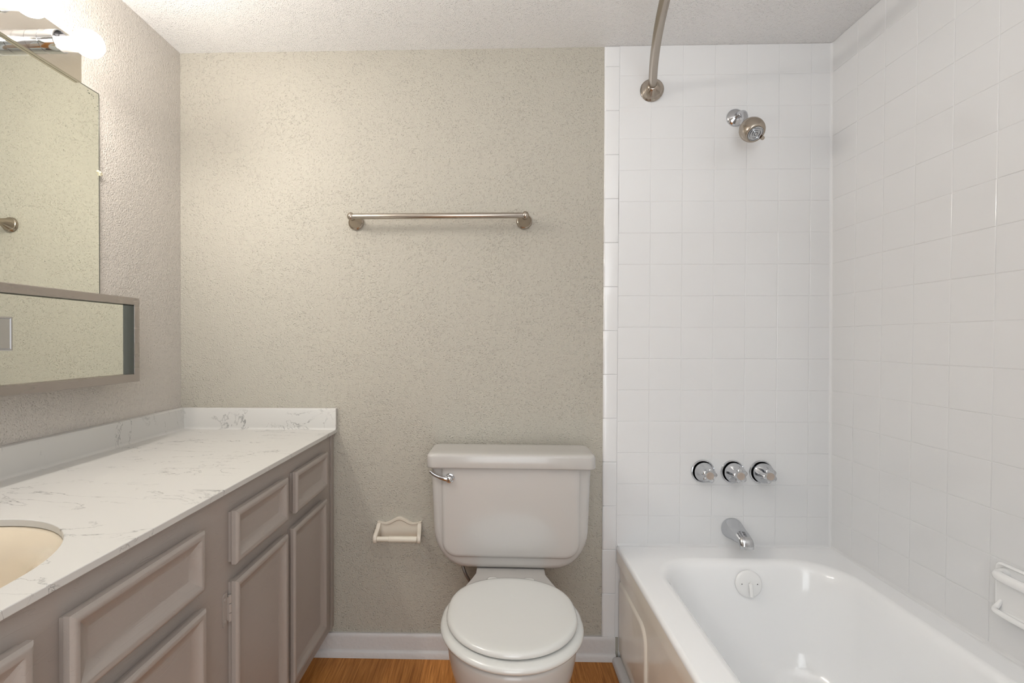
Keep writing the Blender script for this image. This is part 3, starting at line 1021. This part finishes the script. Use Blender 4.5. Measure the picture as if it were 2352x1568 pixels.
for f in bm.faces:
    if max(v.co.z for v in f.verts) < 0.3985 and max(v.co.x for v in f.verts) < TX0 + 0.004:
        f.material_index = 1  # upright lip face takes the apron tint, its shade painted as colour
link('basin', bm, [M['tub'], M['apron']], tub, smooth=60)
# apron under the rim lip
bm = bmesh.new()
box(bm, TX0 + 0.0125, TX0 + 0.020, TY0, TY1, 0.0005, 0.358)
AX = TX0 + 0.0125


def raised_panel(y0, y1, z0, z1, r):
    loft(bm, [[(AX - h, a, b) for a, b in rrect(y0 + i, y1 - i, z0 + i, z1 - i, r, 8)] for i, h in ((0.0, 0.0), (0.002, 0.0012), (0.005, 0.0052), (0.008, 0.0065), (0.013, 0.0068))], cap0=False)


raised_panel(1.424, D - 0.012, 0.035, 0.292, (0.004, 0.004, 0.012, 0.048))
raised_panel(-0.335, -0.02, 0.035, 0.292, (0.004, 0.004, 0.048, 0.012))
link('apron', bm, M['apron'], tub, smooth=35)

# overflow plate on the drain end of the basin
ovf = thing('overflow_plate', 'round white overflow cover with trip lever inside the tub end', 'overflow cover', (0.8325, 1.61, 0.344))
ax = Vector((0, -1, 0.16)).normalized()
oc = Vector((0.8325, 1.6060, 0.344))
bm = bmesh.new()
lathe(bm, [(-0.0012, 0.0425), (0.003, 0.0432), (0.0055, 0.0415), (0.0075, 0.037), (0.0085, 0.026), (0.0088, 0.010)], oc, ax, 44)
link('cover', bm, M['white_plastic'], ovf, smooth=40)
upv = Vector((0, 0.16, 1)).normalized()
for sx in (-1, 1):
    bm = bmesh.new()
    c = oc + Vector((0.0252 * sx, 0, 0)) + ax * 0.0080 + upv * 0.001
    lathe(bm, [(0, 0.0050), (0.0012, 0.0046), (0.0016, 0.003)], c, ax, 16, mat=0)
    lathe(bm, [(0.0016, 0.0018), (0.0019, 0.0016)], c, ax, 10, mat=1)
    link('screw', bm, [M['white_plastic'], M['dark']], ovf, smooth=40)
bm = bmesh.new()
a = oc + ax * 0.0075 + upv * 0.003
b = oc + ax * 0.016 + upv * 0.001
c = oc + ax * 0.017 - upv * 0.036
sp = smooth_path([tuple(a), tuple(b), tuple((b * 0.5 + c * 0.5) + ax * 0.001), tuple(c)], 6)
tube(bm, sp, [(0.0058, 0.0042)] * len(sp), 16, up=(0, -1, 0))
link('trip_lever', bm, M['white_plastic'], ovf, smooth=50)

# ------------------------------------------------------------------ tub faucet
WALLY = D - PR


def handle(x, z, phase, label):
    t = thing('faucet_handle', label, 'faucet handle', (x, WALLY, z), 'chrome tub faucet handles')
    bm = bmesh.new()
    lathe(bm, [(0.0004, 0.0405), (0.003, 0.0412), (0.0052, 0.0402), (0.0060, 0.0375), (0.0050, 0.0345), (0.0045, 0.0180), (0.0140, 0.0170)], (x, WALLY, z), (0, -1, 0), 40)
    link('escutcheon', bm, M['chrome'], t, smooth=35)
    bm = bmesh.new()
    def lob(th, d):
        k = min(1.0, max(0.0, (d - 0.012) / 0.03))
        return 1.0 - 0.27 * k * (0.5 + 0.5 * math.cos(5 * (th + phase))) ** 1.5
    lathe(bm, [(0.0150, 0.0120), (0.0135, 0.0320), (0.0145, 0.0342), (0.020, 0.0345), (0.027, 0.0332), (0.036, 0.0305), (0.045, 0.0280), (0.053, 0.0262), (0.058, 0.0254), (0.0605, 0.0230), (0.061, 0.015)],
          (x, WALLY, z), (0, -1, 0), 80, mod=lob)
    link('knob', bm, M['chrome'], t, smooth=50)
    bm = bmesh.new()
    lathe(bm, [(0.0608, 0.0130), (0.0625, 0.0128), (0.0635, 0.0115), (0.0628, 0.010), (0.0628, 0.002)], (x, WALLY, z), (0, -1, 0), 28)
    link('index_button', bm, M['button'], t, smooth=30)


ZH = -0.4655 + H
handle(0.738, ZH, 0.55, 'chrome fluted faucet handle farthest from the tiled corner, beside the bare tile')
handle(0.8425, ZH - 0.0005, 0.15, 'chrome fluted faucet handle between two others, directly above the tub spout')
handle(0.9425, ZH - 0.0008, -0.1, 'chrome fluted faucet handle nearest the tiled corner')

sx, sz = 0.8400, -0.6665 + H
spt = thing('tub_spout', 'chrome tub spout on the white tile above the overflow cover', 'spout', (sx, WALLY, sz))
bm = bmesh.new()
sp = smooth_path([(0.0005, 0.0, 0.0360, 0.0355), (0.008, 0.0, 0.0360, 0.0355), (0.028, -0.001, 0.0330, 0.0315), (0.055, -0.003, 0.0285, 0.0260), (0.075, -0.003, 0.0262, 0.0215), (0.090, -0.006, 0.0248, 0.0180)], 5)
rings = []
for d, dz, rx, rz in sp:
    rings.append([(sx + rx * math.copysign(abs(math.cos(t)) ** 0.85, math.cos(t)), WALLY - d, sz + dz + rz * math.sin(t)) for t in [2 * math.pi * k / 40 for k in range(40)]])
# turned-down nose: rings rotate about the inner lip
for ang, rz, rx in ((18, 0.0168, 0.0244), (36, 0.0157, 0.0240), (54, 0.0148, 0.0236), (72, 0.0142, 0.0232), (88, 0.0138, 0.0230)):
    a = math.radians(ang)
    pv = Vector((0, WALLY - 0.089, sz - 0.0250))
    ring = []
    for k in range(40):
        t = 2 * math.pi * k / 40
        rad = 0.0022 + rz + rz * math.sin(t)
        ring.append((sx + rx * math.copysign(abs(math.cos(t)) ** 0.85, math.cos(t)), pv.y - rad * math.sin(a), pv.z + rad * math.cos(a)))
    rings.append(ring)
for g in (1.0, 0.85):
    cy_ = sum(p[1] for p in rings[-1]) / 40
    rings.append([(sx + (p[0] - sx) * g, cy_ + (p[1] - cy_) * g, p[2] - (0.004 if g == 1.0 else -0.002)) for p in rings[-1]])
loft(bm, rings)
link('spout_body', bm, M['chrome'], spt, smooth=50)

# ------------------------------------------------------------------ shower head
shx, shz = 0.850, 0.787 + H
sh = thing('showerhead', 'nickel globe shower head on a short arm in the tiled wall', 'shower head', (shx, WALLY, shz))
bm = bmesh.new()
lathe(bm, [(0.0004, 0.0310), (0.003, 0.0312), (0.006, 0.0295), (0.010, 0.0240), (0.014, 0.0155), (0.016, 0.0125)], (shx, WALLY, shz), (0, -1, 0), 40)
link('flange', bm, M['chrome'], sh, smooth=45)
hc = Vector((0.8410, D - 0.135, 0.6905 + H))       # centre of the globe
hax = Vector((0.03, -0.68, -0.73)).normalized()
bm = bmesh.new()
sp = smooth_path([(shx, WALLY - 0.001, shz), (shx, WALLY - 0.030, shz - 0.001), (shx, WALLY - 0.060, shz - 0.014), tuple(hc - hax * 0.055), tuple(hc - hax * 0.036)], 7)
tube(bm, sp, 0.0105, 20)
link('arm', bm, M['chrome'], sh, smooth=50)
bm = bmesh.new()
lathe(bm, [(-0.060, 0.0120), (-0.058, 0.0150), (-0.048, 0.0158), (-0.045, 0.0150), (-0.0430, 0.0150)], hc, hax, 32)
link('ball_joint', bm, M['chrome'], sh, smooth=40)
bm = bmesh.new()
lathe(bm, [(d * 0.92, r * 0.91) for d, r in ((-0.0435, 0.0150), (-0.040, 0.0190), (-0.034, 0.0270), (-0.024, 0.0350), (-0.012, 0.0400), (-0.004, 0.0414), (0.004, 0.0416), (0.013, 0.0406), (0.021, 0.0384), (0.028, 0.0352), (0.0325, 0.0318), (0.0332, 0.0305), (0.0332, 0.0268), (0.0312, 0.0262))], hc, hax, 48)
link('globe', bm, M['nickel_plain'], sh, smooth=40)
bm = bmesh.new()
lathe(bm, [((d + 0.0072) * 0.92, r * 0.91) for d, r in ((0.0235, 0.0258), (0.0275, 0.0255), (0.0280, 0.0240), (0.0255, 0.0230), (0.0255, 0.0205), (0.0290, 0.0196), (0.0290, 0.0160), (0.0260, 0.0150), (0.0260, 0.0120), (0.0295, 0.0110), (0.0297, 0.0070), (0.0270, 0.0060), (0.0310, 0.0042), (0.0318, 0.001))], hc, hax, 44)
link('spray_face', bm, M['chrome'], sh, smooth=30)
bm = bmesh.new()
side = hax.cross(Vector((0, 0, 1))).normalized()
lv = (-side * 0.80 - hax.cross(side) * 0.0 + Vector((0, 0, -0.55))).normalized()
p0 = hc + hax * 0.020 + lv * 0.0275
tube(bm, [p0, p0 + lv * 0.008, p0 + lv * 0.011], [0.006, 0.006, 0.004], 12)
link('spray_tab', bm, M['nickel_plain'], sh, smooth=40)

# ------------------------------------------------------------------ curved shower rod
rod = thing('shower_rod', 'brushed nickel bowed shower curtain rod under the ceiling over the tub', 'curtain rod', (0.556, WALLY, 0.887 + H))
ZR = 0.8875 + H
RY0, RY1 = -0.3405, WALLY
rp = []
for i in range(61):
    t = i / 60
    y = RY1 - 0.012 - (RY1 - RY0 - 0.024) * t
    rp.append((0.5565 - 4 * 0.167 * t * (1 - t), y, ZR))
bm = bmesh.new()
tube(bm, rp, 0.0137, 24)
link('rod', bm, M['nickel_rod'], rod, smooth=50)
for y, s in ((RY1, -1), (RY0, 1)):
    bm = bmesh.new()
    lathe(bm, [(0.0004, 0.0405), (0.003, 0.0412), (0.007, 0.0395), (0.009, 0.0370), (0.014, 0.0350), (0.024, 0.0290), (0.034, 0.0215), (0.040, 0.0165), (0.0415, 0.0142)], (0.5565, y, ZR), (-0.22, s, 0), 44)
    for v in bm.verts:      # seat the flange flat on the wall
        if s < 0:
            v.co.y = min(v.co.y, RY1 - 0.0004)
        else:
            v.co.y = max(v.co.y, RY0 + 0.0004)
    link('flange', bm, M['nickel_plain'], rod, smooth=45)

# ------------------------------------------------------------------ soap dish with grab bar
sd = thing('soap_dish', 'white ceramic soap dish with grab bar on the long tiled wall', 'soap dish', (XR, 1.09, 0.55))
WX = XR - PR
bm = bmesh.new()
pl = rrect(1.012, 1.168, 0.508, 0.626, 0.012, 6)
cyc, czc = 1.09, 0.567
loft(bm, [[(WX - d, cyc + (a - cyc) * s, czc + (b - czc) * s) for a, b in pl] for d, s in ((0.0004, 1.0), (0.004, 0.995), (0.0075, 0.97), (0.0085, 0.94), (0.0075, 0.91), (0.003, 0.86))])
link('plate', bm, M['white_plastic'], sd, smooth=50)
# shallow tray: rounded lip round a dished floor
bm = bmesh.new()
sp = smooth_path([(WX - 0.0012, 1.157, 0.537, 0.0040), (WX - 0.010, 1.158, 0.523, 0.0055), (WX - 0.019, 1.155, 0.517, 0.0062), (WX - 0.025, 1.140, 0.516, 0.0065), (WX - 0.027, 1.09, 0.516, 0.0065),
                  (WX - 0.025, 1.040, 0.516, 0.0065), (WX - 0.019, 1.025, 0.517, 0.0062), (WX - 0.010, 1.022, 0.523, 0.0055), (WX - 0.0012, 1.023, 0.537, 0.0040)], 6)
tube(bm, [q[:3] for q in sp], [q[3] for q in sp], 16)
link('lip', bm, M['white_plastic'], sd, smooth=60)
bm = bmesh.new()
loft(bm, [[(x, y, z) for x, y in rrect(WX - 0.024, WX - 0.003, 1.027, 1.153, (0.008, 0.001, 0.001, 0.008), 5)] for z in (0.5085, 0.5135)])
link('tray', bm, M['white_plastic'], sd, smooth=40)
bm = bmesh.new()
sp = smooth_path([(WX - 0.004, 1.146, 0.605), (WX - 0.018, 1.143, 0.605), (WX - 0.033, 1.131, 0.605), (WX - 0.037, 1.09, 0.605), (WX - 0.033, 1.049, 0.605), (WX - 0.018, 1.037, 0.605), (WX - 0.004, 1.034, 0.605)], 6)
tube(bm, sp, 0.0112, 20)
link('grab_bar', bm, M['white_plastic'], sd, smooth=60)
